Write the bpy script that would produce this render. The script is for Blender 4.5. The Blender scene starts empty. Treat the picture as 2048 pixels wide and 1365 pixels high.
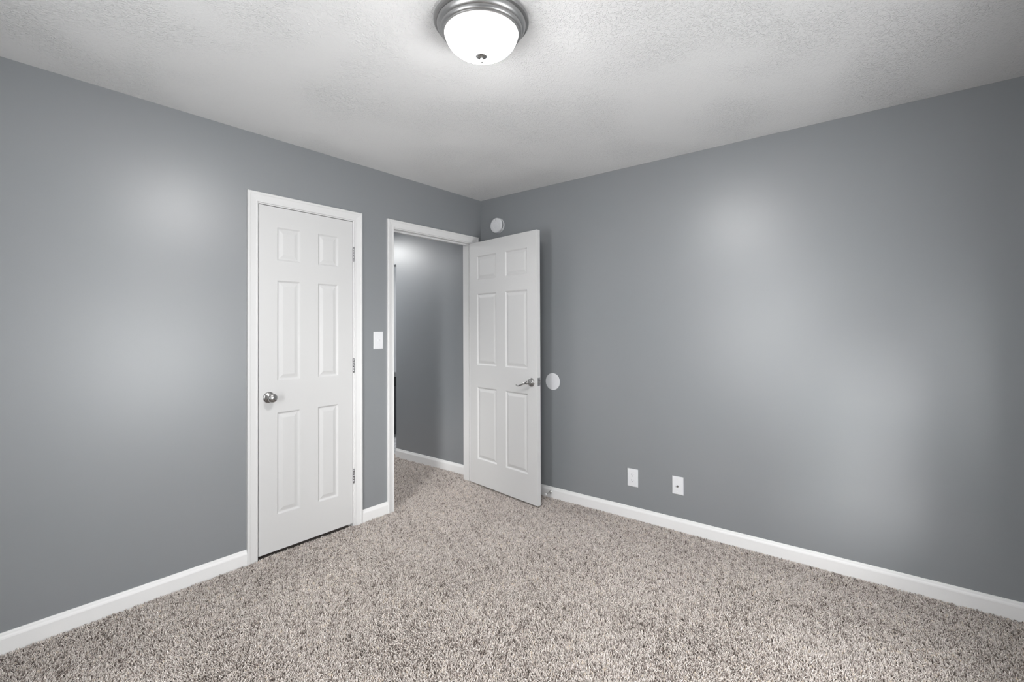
import bpy, bmesh, math
import numpy as np
from mathutils import Vector, Matrix

# ------------------------------------------------------------------ camera
sc = bpy.context.scene
col = sc.collection
R = math.radians

CAM_LOC = Vector((-3.1084, -2.8589, 1.3145))
YAW, PITCH, ROLL = R(38.916), R(0.544), R(-0.212)
F_PX, AXIS_Y = 957.93, 648.42            # focal length and optical-axis row for a 2048 x 1365 frame
d = Vector((math.cos(YAW) * math.cos(PITCH), math.sin(YAW) * math.cos(PITCH), math.sin(PITCH)))
r = Vector((math.sin(YAW), -math.cos(YAW), 0))
u = r.cross(d)
r2 = r * math.cos(ROLL) + u * math.sin(ROLL)
u2 = -r * math.sin(ROLL) + u * math.cos(ROLL)
cam = bpy.data.cameras.new('camera')
cam.sensor_fit = 'HORIZONTAL'
cam.sensor_width = 36
cam.lens = F_PX / 2048 * 36
cam.shift_y = -(682.5 - AXIS_Y) / 2048
cam.clip_start = 0.02
co = bpy.data.objects.new('camera', cam)
co.matrix_world = Matrix((( r2.x, u2.x, -d.x, CAM_LOC.x), (r2.y, u2.y, -d.y, CAM_LOC.y),
                          (r2.z, u2.z, -d.z, CAM_LOC.z), (0, 0, 0, 1)))
col.objects.link(co)
sc.camera = co

# ------------------------------------------------------------------ light and exposure
sc.view_settings.view_transform = 'Standard'
sc.view_settings.look = 'None'
sc.view_settings.gamma = 1
sc.view_settings.exposure = 0.10
sc.view_settings.use_curve_mapping = False
sc.cycles.max_bounces = 10
sc.cycles.diffuse_bounces = 8
sc.cycles.sample_clamp_indirect = 4

SKY = 19.489           # overcast daylight outside the windows
LAMP = 245.005         # glow of the ceiling light's glass
HALL = 34.0         # watts of the hall light

world = bpy.data.worlds.new('overcast_sky')
sc.world = world
world.use_nodes = True
bg = world.node_tree.nodes['Background']
bg.inputs[0].default_value = (0.97, 0.98, 0.985, 1)
bg.inputs[1].default_value = SKY

ROOM_X, ROOM_Y, H = -3.66, -3.42, 2.44
WT = 0.115
# windows: (centre along the wall, half width, sill, head)
WIN_BACK = (-1.523, 0.414, 0.507, 1.507)      # in the wall y = ROOM_Y, behind the camera
WIN_SIDE = (-1.6, 0.285, 0.569, 1.95)      # in the wall x = ROOM_X, behind the camera

def portal(name, loc, rot, sx, sy):
    l = bpy.data.lights.new(name, 'AREA')
    l.shape = 'RECTANGLE'; l.size = sx; l.size_y = sy
    l.cycles.is_portal = True
    o = bpy.data.objects.new(name, l); o.location = loc; o.rotation_euler = rot
    col.objects.link(o)
portal('window_daylight', (WIN_BACK[0], ROOM_Y - 0.10, (WIN_BACK[2] + WIN_BACK[3]) / 2), (R(90), 0, 0),
       2 * WIN_BACK[1], WIN_BACK[3] - WIN_BACK[2])
for q in (WIN_SIDE,):
    portal('window_daylight', (ROOM_X - 0.10, q[0], (q[2] + q[3]) / 2), (R(90), 0, R(-90)), 2 * q[1], q[3] - q[2])

SUN, SUN_ANGLE, SUN_AZ, SUN_EL = 3.0, 16.379, 27.0, 12.0      # low sun through haze, entering by the window behind the camera
sl = bpy.data.lights.new('hazy_sun', 'SUN'); sl.energy = SUN; sl.angle = R(SUN_ANGLE); sl.color = (1.0, 0.985, 0.96)
so = bpy.data.objects.new('hazy_sun', sl); so.location = (-6, -6, 5); col.objects.link(so)
so.rotation_euler = Vector((math.cos(R(SUN_AZ)) * math.cos(R(SUN_EL)), math.sin(R(SUN_AZ)) * math.cos(R(SUN_EL)), -math.sin(R(SUN_EL)))).to_track_quat('-Z', 'Y').to_euler()

def disk_light(name, loc, power, size):
    l = bpy.data.lights.new(name, 'AREA'); l.shape = 'DISK'; l.size = size; l.energy = power
    o = bpy.data.objects.new(name, l); o.location = loc
    col.objects.link(o)
disk_light('hall_ceiling_lamp', (-0.80, 2.12, 2.34), HALL, 0.34)
disk_light('far_room_lamp', (1.2, 2.3, 2.38), 14, 0.26)

# ------------------------------------------------------------------ materials
def mat(name, color, rough=0.5, metal=0.0, spec=0.5):
    m = bpy.data.materials.new(name); m.use_nodes = True
    b = m.node_tree.nodes['Principled BSDF']
    b.inputs['Base Color'].default_value = (*color, 1)
    b.inputs['Roughness'].default_value = rough
    b.inputs['Metallic'].default_value = metal
    b.inputs['Specular IOR Level'].default_value = spec
    return m
def nd(m, t, **kw):
    n = m.node_tree.nodes.new(t)
    for k, v in kw.items(): setattr(n, k, v)
    return n
def link(m, a, b): m.node_tree.links.new(a, b)
def bsdf(m): return m.node_tree.nodes['Principled BSDF']
def noise(m, vec, scale, detail=2, rough=0.5, dist=0.0):
    n = nd(m, 'ShaderNodeTexNoise')
    n.inputs['Scale'].default_value = scale; n.inputs['Detail'].default_value = detail
    n.inputs['Roughness'].default_value = rough; n.inputs['Distortion'].default_value = dist
    link(m, vec, n.inputs['Vector'])
    return n.outputs['Fac']
def coords(m): return nd(m, 'ShaderNodeTexCoord').outputs['Object']
def bump(m, height, strength, dist):
    b = nd(m, 'ShaderNodeBump'); b.inputs['Strength'].default_value = strength
    b.inputs['Distance'].default_value = dist
    link(m, height, b.inputs['Height']); link(m, b.outputs[0], bsdf(m).inputs['Normal'])
    return b
def srgb(r_, g, b_):
    f = lambda c: (c / 255) / 12.92 if c / 255 <= 0.04045 else ((c / 255 + 0.055) / 1.055) ** 2.4
    return (f(r_), f(g), f(b_))
def ramp(m, fac, stops):
    n = nd(m, 'ShaderNodeValToRGB')
    e = n.color_ramp.elements
    while len(e) < len(stops): e.new(0.5)
    for i, (p, c) in enumerate(stops):
        e[i].position = p; e[i].color = (*c, 1)
    link(m, fac, n.inputs[0])
    return n.outputs[0]

M = {}
m = M['wall'] = mat('grey_eggshell_wall_paint', srgb(135, 139, 142), 0.383, 0, 1.0)
c = coords(m)
link(m, ramp(m, noise(m, c, 1.7, 3), [(0.3, srgb(135, 139, 142)), (0.7, srgb(138, 141, 144))]), bsdf(m).inputs['Base Color'])
bump(m, noise(m, c, 260, 2), 0.12, 0.0008)

m = M['ceiling'] = mat('white_textured_ceiling', srgb(230, 230, 230), 0.75, 0, 0.3)
c = coords(m)
h1 = noise(m, c, 85, 2, 0.5, 1.3)
h2 = noise(m, c, 150, 2, 0.5, 0.6)
mk = ramp(m, noise(m, c, 2.3, 2), [(0.40, (0.22,) * 3), (0.62, (1,) * 3)])
st = ramp(m, h1, [(0.46, (0,) * 3), (0.70, (1,) * 3)])
mu = nd(m, 'ShaderNodeMath', operation='MULTIPLY'); link(m, st, mu.inputs[0]); link(m, mk, mu.inputs[1])
ad = nd(m, 'ShaderNodeMath', operation='MULTIPLY_ADD'); link(m, h2, ad.inputs[0]); ad.inputs[1].default_value = 0.35
link(m, mu.outputs[0], ad.inputs[2])
bump(m, ad.outputs[0], 1.0, 0.0026)

m = M['trim'] = mat('white_semigloss_trim_paint', srgb(226, 226, 226), 0.35, 0, 0.45)
c = coords(m); bump(m, noise(m, c, 90, 2), 0.05, 0.0006)
M['base'] = mat('white_trim_paint_lit', srgb(240, 240, 240), 0.35, 0, 0.45)  # trim paint lightened to stand in for stronger light near the floor
m = M['door'] = mat('white_moulded_door_paint', srgb(213, 213, 213), 0.42, 0, 0.4)
c = coords(m)
mp = nd(m, 'ShaderNodeMapping'); mp.inputs['Scale'].default_value = (120, 120, 9); link(m, c, mp.inputs[0])
bump(m, noise(m, mp.outputs[0], 1, 3), 0.06, 0.0006)
M['plastic'] = mat('white_plastic', srgb(232, 233, 236), 0.35)
M['plastic_grey'] = mat('light_grey_plastic', srgb(170, 171, 174), 0.5)
M['slot'] = mat('dark_slot', srgb(40, 40, 42), 0.6)
def metal(name, colr, rough):
    m = mat(name, colr, rough, 1.0)
    c = coords(m)
    rr = nd(m, 'ShaderNodeMapRange'); rr.inputs['To Min'].default_value = rough - 0.05; rr.inputs['To Max'].default_value = rough + 0.07
    link(m, noise(m, c, 60, 3), rr.inputs['Value']); link(m, rr.outputs[0], bsdf(m).inputs['Roughness'])
    return m
M['nickel'] = metal('satin_nickel', srgb(176, 175, 174), 0.26)
M['pan'] = metal('brushed_nickel_lamp_pan', srgb(178, 178, 178), 0.42)
M['hinge'] = metal('satin_nickel_hinge', srgb(165, 165, 167), 0.35)
m = M['glow'] = mat('frosted_lit_glass', srgb(240, 240, 240), 0.3)
bsdf(m).inputs['Emission Color'].default_value = (1.0, 0.985, 0.97, 1)
# emission shaped to spare the ceiling: the glass glows most at its bottom, least at the rim
sx = nd(m, 'ShaderNodeSeparateXYZ'); link(m, coords(m), sx.inputs[0])
mr = nd(m, 'ShaderNodeMapRange', interpolation_type='SMOOTHSTEP')
mr.inputs['From Min'].default_value = -0.075; mr.inputs['From Max'].default_value = -0.128
mr.inputs['To Min'].default_value = 0.01 * LAMP + 0.9; mr.inputs['To Max'].default_value = LAMP
link(m, sx.outputs[2], mr.inputs['Value']); link(m, mr.outputs[0], bsdf(m).inputs['Emission Strength'])
M['rubber'] = mat('white_rubber_tip', srgb(235, 236, 236), 0.6)
m = M['glass'] = bpy.data.materials.new('window_glass'); m.use_nodes = True
nt = m.node_tree; nt.nodes.remove(nt.nodes['Principled BSDF'])
tr = nd(m, 'ShaderNodeBsdfTransparent'); gl = nd(m, 'ShaderNodeBsdfGlossy'); gl.inputs['Roughness'].default_value = 0.02
mx = nd(m, 'ShaderNodeMixShader'); mx.inputs[0].default_value = 0.06
link(m, tr.outputs[0], mx.inputs[1]); link(m, gl.outputs[0], mx.inputs[2])
link(m, mx.outputs[0], nt.nodes['Material Output'].inputs[0])

# carpet: backing and yarn
m = M['backing'] = mat('carpet_backing', srgb(118, 107, 100), 0.95, 0, 0.1)
c = coords(m); link(m, ramp(m, noise(m, c, 220, 2), [(0.3, srgb(104, 96, 91)), (0.7, srgb(156, 148, 143))]), bsdf(m).inputs['Base Color'])
m = M['yarn'] = mat('frieze_carpet_yarn', srgb(180, 168, 160), 0.9, 0, 0.15)
at = nd(m, 'ShaderNodeAttribute', attribute_name='tint')
link(m, ramp(m, at.outputs['Fac'], [(0.0, srgb(95, 85, 78)), (0.18, srgb(142, 131, 124)), (0.36, srgb(199, 189, 182)),
     (0.7, srgb(228, 220, 214)), (0.9, srgb(245, 238, 234)), (1.0, srgb(225, 210, 191))]), bsdf(m).inputs['Base Color'])
m = M['tile'] = mat('pale_marbled_floor_tile', srgb(200, 200, 200), 0.3)
c = coords(m); link(m, ramp(m, noise(m, c, 9, 5, 0.6, 1.5), [(0.4, srgb(150, 150, 152)), (0.6, srgb(205, 205, 207))]), bsdf(m).inputs['Base Color'])
M['unit'] = mat('dark_grey_unit', srgb(70, 71, 75), 0.5)
M['unit_top'] = mat('black_unit_top', srgb(22, 22, 24), 0.35)
M['far_wall'] = mat('pale_grey_far_wall', srgb(190, 192, 195), 0.5)

# ------------------------------------------------------------------ helpers
def build(name, bm, m, parent=None, kind=None, label=None, cat=None, group=None, smooth=False, loc=None, bevel=None):
    me = bpy.data.meshes.new(name)
    bmesh.ops.recalc_face_normals(bm, faces=bm.faces)
    bm.to_mesh(me); bm.free()
    if isinstance(m, (list, tuple)):
        for q in m: me.materials.append(q)
    else: me.materials.append(m)
    if smooth:
        for p in me.polygons: p.use_smooth = True
        me.set_sharp_from_angle(angle=R(38))
    o = bpy.data.objects.new(name, me); col.objects.link(o)
    if loc is not None: o.location = loc
    if parent: o.parent = parent
    if kind: o['kind'] = kind
    if label: o['label'] = label
    if cat: o['category'] = cat
    if group: o['group'] = group
    if bevel:
        b = o.modifiers.new('bevel', 'BEVEL'); b.width = bevel; b.segments = 2; b.limit_method = 'ANGLE'
    return o
def empty(name, loc, label=None, cat=None, kind=None, rz=0, group=None):
    o = bpy.data.objects.new(name, None); o.location = loc; o.rotation_euler.z = rz
    o.empty_display_size = 0.05
    col.objects.link(o)
    if label: o['label'] = label
    if cat: o['category'] = cat
    if kind: o['kind'] = kind
    if group: o['group'] = group
    return o
def box(bm, x0, x1, y0, y1, z0, z1):
    v = [bm.verts.new(p) for p in ((x0,y0,z0),(x1,y0,z0),(x1,y1,z0),(x0,y1,z0),(x0,y0,z1),(x1,y0,z1),(x1,y1,z1),(x0,y1,z1))]
    for f in ((3,2,1,0),(4,5,6,7),(0,1,5,4),(1,2,6,5),(2,3,7,6),(3,0,4,7)): bm.faces.new([v[i] for i in f])
def boxes(*bs):
    bm = bmesh.new()
    for b in bs: box(bm, *b)
    return bm
def lathe(prof, seg=64, axis='z', bm=None, off=(0, 0, 0)):
    """revolve (radius, height) points about an axis; radius 0 closes the end"""
    bm = bm or bmesh.new(); rings = []
    def P(rad, h, a):
        x, y = rad * math.cos(a), rad * math.sin(a)
        p = {'z': (x, y, h), 'y': (x, h, y), 'x': (h, x, y)}[axis]
        return (p[0] + off[0], p[1] + off[1], p[2] + off[2])
    for rad, h in prof:
        if rad < 1e-7: rings.append([bm.verts.new(P(0, h, 0))])
        else: rings.append([bm.verts.new(P(rad, h, 2 * math.pi * i / seg)) for i in range(seg)])
    for a, b in zip(rings, rings[1:]):
        for i in range(seg):
            j = (i + 1) % seg
            q = [a[i % len(a)], a[j % len(a)], b[j % len(b)], b[i % len(b)]]
            q2 = []
            for w in q:
                if w not in q2: q2.append(w)
            if len(q2) > 2: bm.faces.new(q2)
    return bm
def tube(bm, pts, radii, seg=14, flat=None):
    """swept tube; flat gives (scale across, scale vertical) per point"""
    pts = [Vector(p) for p in pts]; rings = []
    for i, p in enumerate(pts):
        t = (pts[min(i + 1, len(pts) - 1)] - pts[max(i - 1, 0)]).normalized()
        a = t.cross(Vector((0, 0, 1)))
        a = a.normalized() if a.length > 1e-4 else Vector((1, 0, 0))
        b = a.cross(t).normalized()
        fa, fb = flat[i] if flat else (1, 1)
        rings.append([bm.verts.new(p + a * math.cos(2*math.pi*k/seg) * radii[i] * fa + b * math.sin(2*math.pi*k/seg) * radii[i] * fb) for k in range(seg)])
    for a, b in zip(rings, rings[1:]):
        for k in range(seg):
            bm.faces.new((a[k], a[(k+1) % seg], b[(k+1) % seg], b[k]))
    bm.faces.new(rings[0]); bm.faces.new(rings[-1])
    return bm

# ------------------------------------------------------------------ setting
ZB = -0.014       # carpet backing; z = 0 is the top of the pile
build('floor', boxes((ROOM_X - WT, 0.06, ROOM_Y - WT, 2.6, ZB - 0.05, ZB)), M['backing'], kind='structure')
build('floor', boxes((0.06, 2.4, 0.6, 3.4, ZB - 0.05, -0.004)), M['tile'], kind='structure')
build('ceiling', boxes((ROOM_X - WT, 2.4, ROOM_Y - WT, 3.4, H, H + 0.08)), M['ceiling'], kind='structure')

def wall_x(name, xa, xb, y0, y1, holes, m=None):
    """wall running along x, with holes (x0, x1, z0, z1)"""
    bm = bmesh.new()
    xs = sorted({xa, xb, *[h[0] for h in holes], *[h[1] for h in holes]})
    zs = sorted({ZB, H, *[h[2] for h in holes], *[h[3] for h in holes]})
    inside = lambda x, z: any(h[0] < x < h[1] and h[2] < z < h[3] for h in holes)
    solid = [[not inside((xs[i]+xs[i+1])/2, (zs[k]+zs[k+1])/2) for k in range(len(zs)-1)] for i in range(len(xs)-1)]
    V = {}
    def v(i, s, k):
        if (i, s, k) not in V: V[i, s, k] = bm.verts.new((xs[i], (y0, y1)[s], zs[k]))
        return V[i, s, k]
    nx, nz = len(xs)-1, len(zs)-1
    S = lambda i, k: 0 <= i < nx and 0 <= k < nz and solid[i][k]
    for i in range(nx):
        for k in range(nz):
            if not solid[i][k]: continue
            for s in (0, 1): bm.faces.new((v(i,s,k), v(i+1,s,k), v(i+1,s,k+1), v(i,s,k+1)))
            if not S(i-1,k): bm.faces.new((v(i,0,k), v(i,1,k), v(i,1,k+1), v(i,0,k+1)))
            if not S(i+1,k): bm.faces.new((v(i+1,0,k), v(i+1,1,k), v(i+1,1,k+1), v(i+1,0,k+1)))
            if not S(i,k-1): bm.faces.new((v(i,0,k), v(i,1,k), v(i+1,1,k), v(i+1,0,k)))
            if not S(i,k+1): bm.faces.new((v(i,0,k+1), v(i,1,k+1), v(i+1,1,k+1), v(i+1,0,k+1)))
    return build(name, bm, m or M['wall'], kind='structure')
def wall_y(name, ya, yb, x0, x1, holes, m=None):
    o = wall_x(name, ya, yb, x0, x1, holes, m)
    for vv in o.data.vertices: vv.co = (vv.co.y, vv.co.x, vv.co.z)
    o.data.flip_normals()
    return o

CL0, CL1, CLT = -1.885, -1.270, 2.042        # closet opening between jamb faces
EN0, EN1, ENT = -0.935, -0.105, 2.046        # bedroom doorway between jamb faces
JT = 0.018
wall_x('wall_left', ROOM_X, 0.0, 0.0, WT, [(CL0 - JT, CL1 + JT, ZB, CLT + JT), (EN0 - JT, EN1 + JT, ZB, ENT + JT)])
wall_y('wall_right', ROOM_Y, 3.0, 0.0, WT, [(1.193, 1.98, ZB, 1.985)])
wb = WIN_BACK
wall_x('wall_back', ROOM_X - WT, WT, ROOM_Y - WT, ROOM_Y, [(wb[0]-wb[1], wb[0]+wb[1], wb[2], wb[3])])
wall_y('wall_side', ROOM_Y, WT, ROOM_X - WT, ROOM_X, [(q[0]-q[1], q[0]+q[1], q[2], q[3]) for q in (WIN_SIDE,)])
# hall beyond the doorway, closet behind the closed door, far room beyond the hall
wall_x('wall_hall', -1.12, 0.0, 2.5, 2.6, [])
wall_y('wall_hall', WT, 2.5, -1.12, -1.04, [])
wall_x('wall_closet', -2.3, -1.12, 0.70, 0.78, [])
wall_y('wall_closet', WT, 0.70, -2.3, -2.22, [])
wall_x('wall_far', WT, 2.4, 3.3, 3.4, [], M['far_wall'])
wall_y('wall_far', 0.6, 3.3, 2.3, 2.4, [], M['far_wall'])
wall_x('wall_far', WT, 2.3, 0.6, 0.7, [], M['far_wall'])

# baseboards (profile: distance from wall, height)
BP = [(0, ZB), (0.012, ZB), (0.012, 0.056), (0.0105, 0.062), (0.0075, 0.068), (0.006, 0.075), (0.004, 0.0795), (0, 0.080)]
def baseboard(name, runs):
    """runs: (x0, y0, x1, y1, nx, ny) along a wall, n pointing into the room"""
    bm = bmesh.new()
    for x0, y0, x1, y1, nx, ny in runs:
        A = [bm.verts.new((x0 + nx*a, y0 + ny*a, z)) for a, z in BP]
        B = [bm.verts.new((x1 + nx*a, y1 + ny*a, z)) for a, z in BP]
        for i in range(len(BP)):
            j = (i + 1) % len(BP)
            bm.faces.new((A[i], B[i], B[j], A[j]))
        bm.faces.new(A); bm.faces.new(B)
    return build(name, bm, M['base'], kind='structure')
CW = 0.057; RV = 0.006
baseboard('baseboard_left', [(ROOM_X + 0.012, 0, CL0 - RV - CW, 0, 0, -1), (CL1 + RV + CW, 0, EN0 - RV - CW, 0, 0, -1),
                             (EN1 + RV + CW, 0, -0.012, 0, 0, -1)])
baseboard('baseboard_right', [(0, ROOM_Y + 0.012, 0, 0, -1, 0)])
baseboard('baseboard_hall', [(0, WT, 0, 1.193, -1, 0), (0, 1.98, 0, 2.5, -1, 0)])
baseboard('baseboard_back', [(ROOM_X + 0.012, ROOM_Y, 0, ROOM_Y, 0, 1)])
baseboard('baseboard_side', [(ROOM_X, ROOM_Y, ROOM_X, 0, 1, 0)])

# door casings (profile: distance out from inner edge, thickness)
CP = [(0, 0), (0, 0.0075), (0.002, 0.0095), (0.006, 0.0100), (0.010, 0.0085), (0.016, 0.0090), (0.030, 0.0115),
      (0.040, 0.0135), (0.044, 0.0165), (0.052, 0.0170), (0.056, 0.0150), (0.057, 0.0120), (0.057, 0)]
def casing(name, x0, x1, zt, yw, sgn):
    """around an opening x0..x1 up to zt on wall plane y = yw, sgn -1 = towards the room"""
    bm = bmesh.new(); rows = []
    for w, t in CP:
        y = yw + sgn * t
        rows.append([bm.verts.new(p) for p in ((x0-w, y, ZB), (x0-w, y, zt+w), (x1+w, y, zt+w), (x1+w, y, ZB))])
    for i in range(len(rows)):
        a, b = rows[i], rows[(i+1) % len(rows)]
        for k in range(3): bm.faces.new((a[k], a[k+1], b[k+1], b[k]))
    bm.faces.new([q[0] for q in rows]); bm.faces.new([q[3] for q in rows])
    return build(name, bm, M['trim'], kind='structure')
def jamb(name, x0, x1, zt, stop0, stop1):
    bm = boxes((x0 - JT, x0, 0.0, WT, ZB, zt + JT), (x1, x1 + JT, 0.0, WT, ZB, zt + JT), (x0, x1, 0.0, WT, zt, zt + JT),
               (x0, x0 + 0.011, stop0, stop1, ZB, zt), (x1 - 0.011, x1, stop0, stop1, ZB, zt), (x0 + 0.011, x1 - 0.011, stop0, stop1, zt - 0.011, zt))
    return build(name, bm, M['trim'], kind='structure', bevel=0.001)
casing('trim_1', CL0 - RV, CL1 + RV, CLT + RV, 0.0, -1)
jamb('trim_2', CL0, CL1, CLT, 0.038, 0.075)
casing('trim_3', EN0 - RV, EN1 + RV, ENT + RV, 0.0, -1)
jamb('trim_4', EN0, EN1, ENT, 0.040, 0.075)
casing('trim_5', EN0 - RV, EN1 + RV, ENT + RV, WT, 1)

# windows behind the camera
def window(name, c0, hw, zb, zt, along):
    W = 0.045
    def fr(a0, a1, b0, b1, z0, z1):       # a along the wall, b through it
        return (a0, a1, b0, b1, z0, z1) if along == 'x' else (b0, b1, a0, a1, z0, z1)
    base = ROOM_Y if along == 'x' else ROOM_X
    o0, o1 = base - 0.09, base - 0.05
    a0, a1 = c0 - hw, c0 + hw; zm = (zb + zt) / 2
    bm = boxes(fr(a0, a0+W, o0, o1, zb, zt), fr(a1-W, a1, o0, o1, zb, zt), fr(a0+W, a1-W, o0, o1, zb, zb+W), fr(a0+W, a1-W, o0, o1, zt-W, zt),
               fr(a0+W, a1-W, o0, o1, zm-0.02, zm+0.02))
    f = build(name, bm, M['trim'], kind='structure')
    bm = boxes(fr(a0+W, a1-W, base-0.072, base-0.068, zb+W, zm-0.02), fr(a0+W, a1-W, base-0.072, base-0.068, zm+0.02, zt-W))
    build('window_glass', bm, M['glass'], parent=f)
    bm = boxes(fr(a0-CW, a0, base, base+0.015, zb, zt), fr(a1, a1+CW, base, base+0.015, zb, zt),
               fr(a0-CW, a1+CW, base, base+0.015, zt, zt+CW), fr(a0-CW-0.02, a1+CW+0.02, base, base+0.045, zb-0.03, zb))
    build('window_casing', bm, M['trim'], parent=f)
window('window_1', *WIN_BACK, 'x')
window('window_2', *WIN_SIDE, 'y')

# ------------------------------------------------------------------ six-panel doors
def panel_face(bm, w, h, y, sgn, cols, rows):
    """one moulded face of a door in the plane y; sgn +1: the recess goes towards +y"""
    rings = [(0.0, 0.0), (0.003, 0.0015), (0.008, 0.0065), (0.011, 0.0080), (0.015, 0.0080), (0.019, 0.0070), (0.034, 0.0025), (0.037, 0.0020)]
    xs = [0.0]; zs = [0.0]
    for a, b in cols: xs += [a, b]
    for a, b in rows: zs += [a, b]
    xs.append(w); zs.append(h)
    V = {}
    def v(x, z, dpt=0.0):
        k = (round(x, 6), round(z, 6), round(dpt, 6))
        if k not in V: V[k] = bm.verts.new((x, y + sgn * dpt, z))
        return V[k]
    for i in range(len(xs)-1):
        for k in range(len(zs)-1):
            x0, x1, z0, z1 = xs[i], xs[i+1], zs[k], zs[k+1]
            if i % 2 == 1 and k % 2 == 1:
                prev = None
                for ins, dp in rings:
                    q = [v(x0+ins, z0+ins, dp), v(x1-ins, z0+ins, dp), v(x1-ins, z1-ins, dp), v(x0+ins, z1-ins, dp)]
                    if prev:
                        for j in range(4): bm.faces.new((prev[j], prev[(j+1) % 4], q[(j+1) % 4], q[j]))
                    prev = q
                bm.faces.new(prev)
            else:
                bm.faces.new((v(x0,z0), v(x1,z0), v(x1,z1), v(x0,z1)))
    return xs, zs
def slab(name, w, h, t, cols, rows, xoff, yoff, zoff, mirror=False):
    bm = bmesh.new()
    xs, zs = panel_face(bm, w, h, 0.0, +1, cols, rows)
    panel_face(bm, w, h, t, -1, cols, rows)
    def strip(pts):
        for p, q in zip(pts, pts[1:]):
            a = [bm.verts.new((p[0], 0, p[1])), bm.verts.new((q[0], 0, q[1])), bm.verts.new((q[0], t, q[1])), bm.verts.new((p[0], t, p[1]))]
            bm.faces.new(a)
    strip([(x, 0) for x in xs]); strip([(x, h) for x in xs]); strip([(0, z) for z in zs]); strip([(w, z) for z in zs])
    bmesh.ops.remove_doubles(bm, verts=bm.verts, dist=1e-6)
    for vv in bm.verts:
        vv.co.x = -(vv.co.x) if mirror else vv.co.x
        vv.co += Vector((xoff, yoff, zoff))
    return bm
HH = 2.038 - 0.012
ROWS = [(0.222 - 0.012, 0.824 - 0.012), (1.010 - 0.012, 1.606 - 0.012), (1.722 - 0.012, 1.922 - 0.012)]

def hinge(parent, x, y, z, name='hinge', leaf=True):
    g = bmesh.new()
    L = 0.089
    for k in range(5):        # five knuckles
        z0 = z - L/2 + k * L/5
        lathe([(0, z0 + 0.0004), (0.0046, z0 + 0.0004), (0.0052, z0 + 0.0012), (0.0052, z0 + L/5 - 0.0012), (0.0046, z0 + L/5 - 0.0004), (0, z0 + L/5 - 0.0004)], 16, 'z', g, (x, y, 0))
    lathe([(0, z - L/2 - 0.005), (0.003, z - L/2 - 0.004), (0.0042, z - L/2 - 0.001), (0.0042, z - L/2 + 0.001), (0, z - L/2 + 0.001)], 16, 'z', g, (x, y, 0))
    lathe([(0, z + L/2 - 0.001), (0.0055, z + L/2 - 0.001), (0.0055, z + L/2 + 0.002), (0.003, z + L/2 + 0.004), (0, z + L/2 + 0.0045)], 16, 'z', g, (x, y, 0))
    if leaf:
        box(g, x - 0.0035, x - 0.0015, y, y + 0.009, z - L/2, z + L/2)
        box(g, x + 0.0005, x + 0.0022, y, y + 0.009, z - L/2, z + L/2)
    return build(name, g, M['hinge'], parent=parent, smooth=True)

# closed closet door (face flush with the wall, hinged on its right)
W1 = 0.609
d1 = build('door_1', slab('door_1', W1, HH, 0.035, [(0.105, 0.246), (0.361, 0.502)], ROWS, 0, 0, 0), M['door'], kind='structure',
           loc=(-1.882, 0.001, 0.012), label='closed white six-panel closet door with a round knob', cat='door', bevel=0.0012)
for z in (1.818, 1.070, 0.328): hinge(d1, W1 + 0.004, -0.006, z - 0.012)
kz = 0.918 - 0.012; kx = 0.057
knob = lathe([(0, -0.0), (0.0325, 0.0), (0.0325, -0.003), (0.031, -0.0055), (0.025, -0.009), (0.016, -0.012), (0.0125, -0.014), (0.0125, -0.028),
              (0.016, -0.032), (0.022, -0.037), (0.0255, -0.043), (0.0265, -0.049), (0.0255, -0.055), (0.022, -0.060), (0.016, -0.063), (0.008, -0.0645), (0, -0.065)],
             48, 'y', None, (kx, 0, kz))
build('door_knob', knob, M['nickel'], parent=d1, smooth=True)['label'] = 'round satin nickel knob'

# open bedroom door, swung into the room towards the right wall
W2 = 0.80; OPEN = R(81.55)
d2 = build('door_2', slab('door_2', W2, HH + 0.004, 0.035, [(0.097, 0.345), (0.452, 0.700)], [(a + 0.002, b + 0.002) for a, b in ROWS], -0.003, 0.008, 0, mirror=True),
           M['door'], kind='structure', loc=(-0.101, -0.007, 0.012), label='open white six-panel bedroom door with a lever handle', cat='door', bevel=0.0012)
d2.rotation_euler.z = OPEN
for z in (1.83, 1.07, 0.29): hinge(d2, 0, 0, z, leaf=False)
YF = 0.043             # visible (hall-side) face in the door's own frame
def lever(sgn, y0):
    g = bmesh.new(); X, Z = -0.003 - 0.741, 0.915 - 0.012
    lathe([(0, y0), (0.0325, y0), (0.0325, y0 + sgn*0.003), (0.0305, y0 + sgn*0.006), (0.026, y0 + sgn*0.008), (0.024, y0 + sgn*0.008), (0.021, y0 + sgn*0.012), (0.014, y0 + sgn*0.014),
           (0.0115, y0 + sgn*0.018), (0.0105, y0 + sgn*0.036), (0.0125, y0 + sgn*0.040), (0.0125, y0 + sgn*0.052), (0.009, y0 + sgn*0.056), (0, y0 + sgn*0.057)], 40, 'y', g, (X, 0, Z))
    pts = []; rad = []; fl = []
    n = 26
    for i in range(n):
        s = i / (n - 1)
        x = X + 0.118 * s
        # wave: level at the hub, dips, then curls up at the tip
        zz = Z - 0.003 + 0.004 * math.sin(s * math.pi * 0.9) - 0.030 * (1 - math.cos(min(1, s / 0.82) * math.pi)) / 2 + (0.007 * ((s - 0.82) / 0.18) ** 2 if s > 0.82 else 0)
        yy = y0 + sgn * (0.046 + 0.004 * math.sin(s * math.pi))
        pts.append((x, yy, zz)); rad.append(0.0105 * (1 - 0.50 * s) if s < 0.9 else 0.0053); fl.append((0.85, 1.0 - 0.35 * s))
    tube(g, pts, rad, 16, fl)
    return build('door_handle', g, M['nickel'], parent=d2, smooth=True)
h = lever(1, YF); h['label'] = 'curved satin nickel lever handle'
lever(-1, 0.008)
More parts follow.
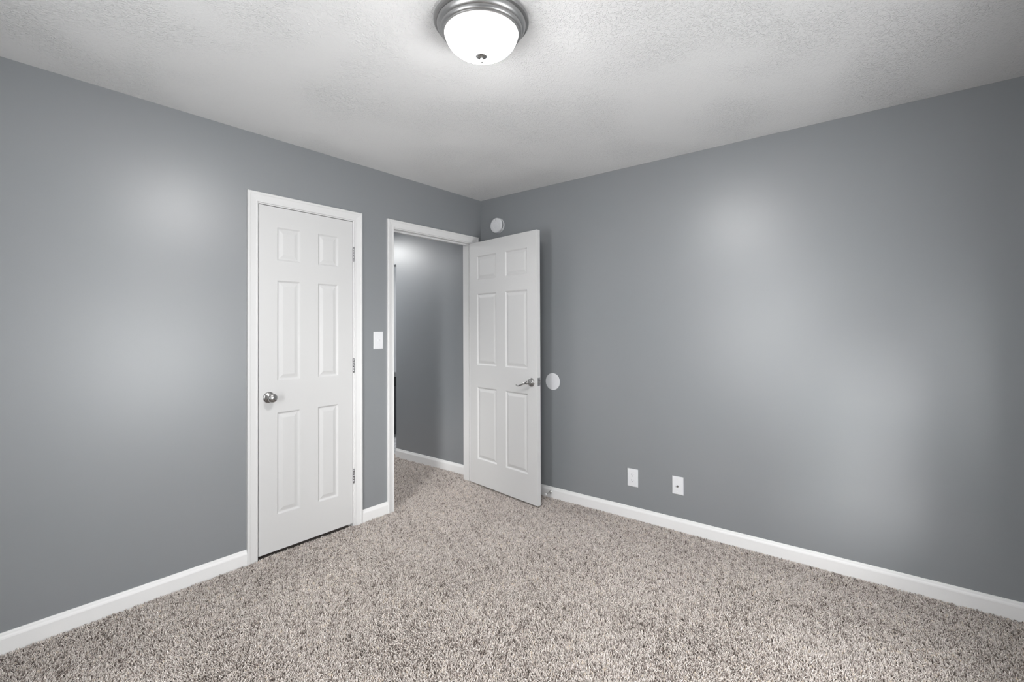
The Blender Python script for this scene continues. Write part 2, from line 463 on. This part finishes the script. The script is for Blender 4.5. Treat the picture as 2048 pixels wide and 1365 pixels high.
# latch face plate and bolt on the free edge
xe = -0.003 - W2; zc = 0.922 - 0.012; ym = 0.008 + 0.0175
pl = build('latch_plate', boxes((xe - 0.0012, xe + 0.001, ym - 0.0125, ym + 0.0125, zc - 0.030, zc + 0.030)), M['hinge'], parent=d2, bevel=0.001)
g = bmesh.new(); box(g, xe - 0.010, xe, ym - 0.006, ym + 0.008, zc - 0.011, zc + 0.011)
build('latch_bolt', g, M['nickel'], parent=pl, bevel=0.002)
sp = build('strike_plate', boxes((EN0, EN0 + 0.0012, 0.006, 0.034, 0.885, 0.945)), M['hinge'], bevel=0.0004)
sp['kind'] = 'structure'; sp.name = 'trim_6'

# ------------------------------------------------------------------ ceiling light
LX, LY = -1.822, -1.682
t = empty('ceiling_light', (LX, LY, H), 'lit flush ceiling light with frosted white glass bowl and brushed nickel rim', 'ceiling light')
pan = lathe([(0.10, 0.0), (0.170, 0.0), (0.1735, -0.004), (0.1735, -0.010), (0.171, -0.0135), (0.163, -0.0155), (0.1605, -0.0155), (0.1605, -0.0175), (0.162, -0.019),
             (0.161, -0.024), (0.157, -0.031), (0.1525, -0.035), (0.1495, -0.036), (0.1495, -0.039), (0.1475, -0.0445), (0.1440, -0.048), (0.1415, -0.0485),
             (0.1405, -0.0515), (0.1380, -0.0530), (0.1350, -0.0530), (0.1340, -0.050), (0.1340, -0.030), (0.10, -0.010)], 96)
build('lamp_rim', pan, M['pan'], parent=t, smooth=True)['label'] = 'stepped brushed nickel rim'
prof = [(0.1325, -0.040), (0.1330, -0.052)]
for i in range(1, 19):
    a = i / 18 * math.pi / 2
    prof.append((0.133 * math.cos(a) ** 0.92 if i < 18 else 0.0, -0.052 - 0.080 * math.sin(a) ** 1.12))
build('glass_shade', lathe(prof, 96), M['glow'], parent=t, smooth=True)['label'] = 'glowing frosted glass bowl'
fin = lathe([(0, -0.1285), (0.0185, -0.1290), (0.0215, -0.1305), (0.0215, -0.1320), (0.0170, -0.1350), (0.0090, -0.1375), (0.0042, -0.1385), (0.0035, -0.1440), (0.0062, -0.1470),
             (0.0066, -0.1510), (0.0045, -0.1550), (0, -0.1560)], 32)
build('finial', fin, M['nickel'], parent=t, smooth=True)['label'] = 'small nickel finial'

# ------------------------------------------------------------------ things on the right wall (wall plane x = 0, room towards -x)
def disc_x(prof, off, seg=64): return lathe(prof, seg, 'x', None, off)
t = empty('smoke_detector', (0, -0.205, 2.192), 'round white smoke detector on the wall above the open door', 'smoke detector')
build('mounting_ring', disc_x([(0, -0.0002), (0.066, -0.0002), (0.066, -0.008), (0.0645, -0.009), (0, -0.009)], (0, 0, 0)), M['plastic'], parent=t, smooth=True)
g = disc_x([(0, -0.009), (0.0625, -0.009), (0.0645, -0.012), (0.0645, -0.028), (0.063, -0.032), (0.060, -0.0345), (0.050, -0.036), (0.0325, -0.0365), (0.031, -0.0350), (0.028, -0.0350), (0.027, -0.0375), (0.016, -0.0385), (0, -0.0385)], (0, 0, 0))
body = build('detector_cover', g, M['plastic'], parent=t, smooth=True)
g = bmesh.new()
for k in range(3): box(g, -0.0370, -0.0355, -0.006, 0.006, 0.040 + k*0.0045, 0.042 + k*0.0045)
build('sounder_slots', g, M['plastic_grey'], parent=t)
for a0, a1 in ((-62, -8), (150, 205)):            # slotted grille in the cover's edge
    g = bmesh.new(); n_ = 14
    lo = [[g.verts.new((xx, rr * math.cos(R(a0 + (a1-a0)*k/n_)), rr * math.sin(R(a0 + (a1-a0)*k/n_)))) for k in range(n_ + 1)] for xx, rr in ((-0.0175, 0.0640), (-0.0175, 0.0652), (-0.0235, 0.0652), (-0.0235, 0.0640))]
    for q in range(4):
        for k in range(n_): g.faces.new((lo[q][k], lo[q][k+1], lo[(q+1) % 4][k+1], lo[(q+1) % 4][k]))
    g.faces.new([x[0] for x in lo]); g.faces.new([x[-1] for x in lo])
    build('side_vent', g, M['slot'], parent=t)

g = disc_x([(0, -0.0002), (0.063, -0.0002), (0.0655, -0.001), (0.0655, -0.003), (0.064, -0.0042), (0.0, -0.0046)], (0, 0, 0), 72)
build('wall_bumper', g, M['plastic'], smooth=True, loc=(0, -0.757, 0.900), label='flat round white wall bumper disc beside the open door at handle height', cat='wall bumper')

def plate(bm, w, hgt, t=0.0055, bev=0.0035):
    a, b = w/2, hgt/2
    rows = [(0.0002, 0), (t*0.5, 0), (t*0.9, bev*0.6), (t, bev*1.3)]
    pr = None
    for dd, ins in rows:
        q = [bm.verts.new((-dd, sy*(a-ins), sz*(b-ins))) for sy, sz in ((-1,-1),(1,-1),(1,1),(-1,1))]
        if pr:
            for j in range(4): bm.faces.new((pr[j], pr[(j+1)%4], q[(j+1)%4], q[j]))
        else: bm.faces.new(q)
        pr = q
    bm.faces.new(pr)
    return bm
def screw(parent, y, z, x=-0.0055):
    s = build('screw', disc_x([(0, x + 0.001), (0.0034, x + 0.001), (0.0034, x - 0.0004), (0.0022, x - 0.0011), (0, x - 0.0013)], (0, y, z), 20), M['plastic'], parent=parent, smooth=True)
    return s
t = empty('wall_outlet', (0, -1.4185, 0.280), 'white duplex power outlet low on the right grey wall, left of the cable plate', 'outlet')
build('cover_plate', plate(bmesh.new(), 0.078, 0.122), M['plastic'], parent=t)
for sz in (0.0195, -0.0195):
    g = bmesh.new()
    ring = []
    for k in range(40):
        a = 2*math.pi*k/40; y = max(-0.0168, min(0.0168, 0.0175*math.cos(a))); z = max(-0.0140, min(0.0140, 0.0175*math.sin(a)))
        ring.append((y, z))
    A = [g.verts.new((-0.0052, y, z + sz)) for y, z in ring]; B = [g.verts.new((-0.0072, y*0.99, z*0.99 + sz)) for y, z in ring]
    for k in range(40): g.faces.new((A[k], A[(k+1)%40], B[(k+1)%40], B[k]))
    g.faces.new(B); g.faces.new(A)
    rc = build('receptacle', g, M['plastic'], parent=t)
    g = boxes((-0.0074, -0.0068, -0.0072, -0.0052, sz + 0.000, sz + 0.008), (-0.0074, -0.0068, 0.0050, 0.0072, sz - 0.001, sz + 0.0085))
    lathe([(0, -0.0068), (0.0026, -0.0068), (0.0026, -0.0074), (0, -0.0074)], 16, 'x', g, (0, 0, sz - 0.0075))
    build('slot', g, M['slot'], parent=rc)
screw(t, 0, 0)
t = empty('cable_plate', (0, -1.732, 0.289), 'white cable wall plate with a small round socket, right of the outlet', 'wall plate')
build('cover_plate', plate(bmesh.new(), 0.073, 0.116), M['plastic'], parent=t)
g = disc_x([(0, -0.005), (0.0068, -0.005), (0.0068, -0.0075), (0.0045, -0.0080), (0.0045, -0.0155), (0.0018, -0.0155), (0.0018, -0.010), (0, -0.010)], (0, 0, -0.004), 18)
build('coaxial_socket', g, M['nickel'], parent=t)['label'] = 'small metal threaded socket'
for sz in (0.0415, -0.0415): screw(t, 0, sz)

# door stop screwed to the baseboard, rubber tip towards the door
t = empty('door_stop', (-0.012, -0.738, 0.040), 'small nickel door stop with white rubber tip on the right baseboard by the open door', 'door stop')
build('stop_base', disc_x([(0, 0), (0.0110, 0), (0.0110, -0.002), (0.0085, -0.005), (0.0062, -0.007), (0, -0.007)], (0, 0, 0), 28), M['nickel'], parent=t, smooth=True)
build('stop_shaft', disc_x([(0, -0.006), (0.0062, -0.006), (0.0048, -0.020), (0.0044, -0.056), (0.0055, -0.060), (0, -0.060)], (0, 0, 0), 24), M['nickel'], parent=t, smooth=True)
build('rubber_tip', disc_x([(0, -0.059), (0.0070, -0.059), (0.0078, -0.062), (0.0078, -0.068), (0.0066, -0.072), (0, -0.073)], (0, 0, 0), 24), M['rubber'], parent=t, smooth=True)['label'] = 'white rubber tip'

# light switch on the left wall, between the two doors
t = empty('light_switch', (-1.0715, 0, 1.235), 'white toggle light switch on the grey wall between the two doors', 'light switch', rz=R(90))
build('cover_plate', plate(bmesh.new(), 0.079, 0.121), M['plastic'], parent=t)
g = bmesh.new(); box(g, -0.0065, -0.005, -0.0052, 0.0052, -0.012, 0.012)
build('toggle_collar', g, M['plastic'], parent=t, bevel=0.0006)
g = bmesh.new()
A = [g.verts.new(p) for p in ((-0.005,-0.004,-0.006),(-0.005,0.004,-0.006),(-0.005,0.004,0.005),(-0.005,-0.004,0.005))]
B = [g.verts.new(p) for p in ((-0.016,-0.0032,0.004),(-0.016,0.0032,0.004),(-0.014,0.0032,0.010),(-0.014,-0.0032,0.010))]
g.faces.new(A); g.faces.new(B)
for k in range(4): g.faces.new((A[k], A[(k+1)%4], B[(k+1)%4], B[k]))
build('toggle', g, M['plastic'], parent=t, bevel=0.0008)
for sz in (0.030, -0.030): screw(t, 0, sz)

# dark unit glimpsed through the far opening of the hall
t = empty('low_cabinet', (0.85, 2.30, -0.004), 'dark grey low cabinet with black top glimpsed beyond the hall through the doorway', 'cabinet')
build('cabinet_body', boxes((-0.55, 0.45, -0.25, 0.25, 0.0, 0.60)), M['unit'], parent=t, bevel=0.004)
build('cabinet_top', boxes((-0.56, 0.46, -0.26, 0.26, 0.60, 0.72)), M['unit_top'], parent=t, bevel=0.004)

# ------------------------------------------------------------------ carpet pile
rng = np.random.default_rng(7)
def pile_points():
    P = []
    step = 0.0049
    def grid(x0, x1, y0, y1, st):
        xs = np.arange(x0, x1, st); ys = np.arange(y0, y1, st)
        X, Y = np.meshgrid(xs, ys)
        p = np.stack([X.ravel(), Y.ravel()], 1)
        return p + rng.uniform(-0.5, 0.5, p.shape) * st
    a = grid(ROOM_X + 0.015, -0.010, ROOM_Y + 0.015, 0.0, step)
    # keep what the photograph or a camera a step aside can see; the far side behind the camera stays bare backing
    dx = a[:, 0] - CAM_LOC.x; dy = a[:, 1] - CAM_LOC.y
    fwd = dx * math.cos(YAW) + dy * math.sin(YAW)
    keep = fwd > 0.1
    P.append(a[keep])
    P.append(grid(EN0 + 0.003, EN1 - 0.003, 0.0, WT, step))
    P.append(grid(-1.03, -0.016, WT + 0.002, 2.45, 0.0058))
    P.append(grid(-0.012, 0.06, 1.20, 1.97, 0.0058))
    return np.concatenate(P)
P = pile_points()
# door jambs stand on the floor: no yarn inside casings
bad = (P[:, 1] > -0.019) & (P[:, 1] < 0.0) & ~((P[:, 0] > EN0) & (P[:, 0] < EN1)) & ~((P[:, 0] > CL0) & (P[:, 0] < CL1))
P = P[~bad]
n = len(P)
def lowfreq(p, k, seed):
    g = np.random.default_rng(seed); s = 0
    for _ in range(10):
        a = g.uniform(0, 2*np.pi); f = k * g.uniform(0.6, 1.6); ph = g.uniform(0, 2*np.pi)
        s = s + np.sin(f * (p[:, 0]*np.cos(a) + p[:, 1]*np.sin(a)) + ph)
    return s / np.sqrt(10)
lean_a = rng.uniform(0, 2*np.pi, n)
lean_l = rng.uniform(0.001, 0.0075, n)
bias = np.stack([lowfreq(P, 9, 1), lowfreq(P, 9, 2)], 1) * 0.0016
D = np.stack([np.cos(lean_a), np.sin(lean_a)], 1) * lean_l[:, None] + bias
hgt = rng.uniform(0.0095, 0.0155, n) + lowfreq(P, 14, 3) * 0.0006
rad = rng.uniform(0.0014, 0.0022, n)
tw = rng.uniform(0, 2*np.pi, n)
base = np.column_stack([P, np.full(n, ZB)])
mid = np.column_stack([P + D * 0.35, ZB + hgt * 0.62])
curl = np.stack([np.cos(tw), np.sin(tw)], 1) * 0.0022
top = np.column_stack([P + D * 1.15 + curl, ZB + hgt])
vs = np.empty((n, 10, 3), np.float32)
for k in range(3):
    a = tw + 2*np.pi*k/3
    o = np.column_stack([np.cos(a), np.sin(a), np.zeros(n)])
    vs[:, k] = base + o * rad[:, None] * 0.8
    vs[:, 3 + k] = mid + o * rad[:, None] * 1.1
    oo = o.copy(); oo[:, 2] = -0.55 * np.cos(a - np.arctan2(D[:, 1], D[:, 0]))
    vs[:, 6 + k] = top + oo * rad[:, None] * 0.85
vs[:, 9] = top + np.column_stack([D * 0.12, rad * 0.7])
quads = np.array([[0,1,4,3],[1,2,5,4],[2,0,3,5],[3,4,7,6],[4,5,8,7],[5,3,6,8]])
tris = np.array([[6,7,9],[7,8,9],[8,6,9]])
off = (np.arange(n) * 10)[:, None, None]
loops = np.concatenate([(quads[None] + off).reshape(n, -1), (tris[None] + off).reshape(n, -1)], 1).astype(np.int32).ravel()
sizes = np.tile(np.array([4]*6 + [3]*3, np.int32), n)
starts = np.concatenate([[0], np.cumsum(sizes)[:-1]]).astype(np.int32)
me = bpy.data.meshes.new('carpet_pile')
me.vertices.add(n * 10); me.vertices.foreach_set('co', vs.ravel())
me.loops.add(len(loops)); me.loops.foreach_set('vertex_index', loops)
me.polygons.add(len(sizes)); me.polygons.foreach_set('loop_start', starts)
me.polygons.foreach_set('use_smooth', np.ones(len(sizes), bool))
tint = np.clip(rng.beta(2.2, 2.0, n) + lowfreq(P, 150, 5) * 0.10 + lowfreq(P, 60, 8) * 0.05 + lowfreq(P, 14, 6) * 0.03, 0, 1)
at = me.attributes.new('tint', 'FLOAT', 'POINT'); at.data.foreach_set('value', np.repeat(tint, 10).astype(np.float32))
me.update(calc_edges=True)
me.materials.append(M['yarn'])
o = bpy.data.objects.new('carpet_pile', me); col.objects.link(o)
o['kind'] = 'stuff'; o['label'] = 'speckled beige and brown frieze carpet pile covering the bedroom and hall floor'; o['category'] = 'carpet'
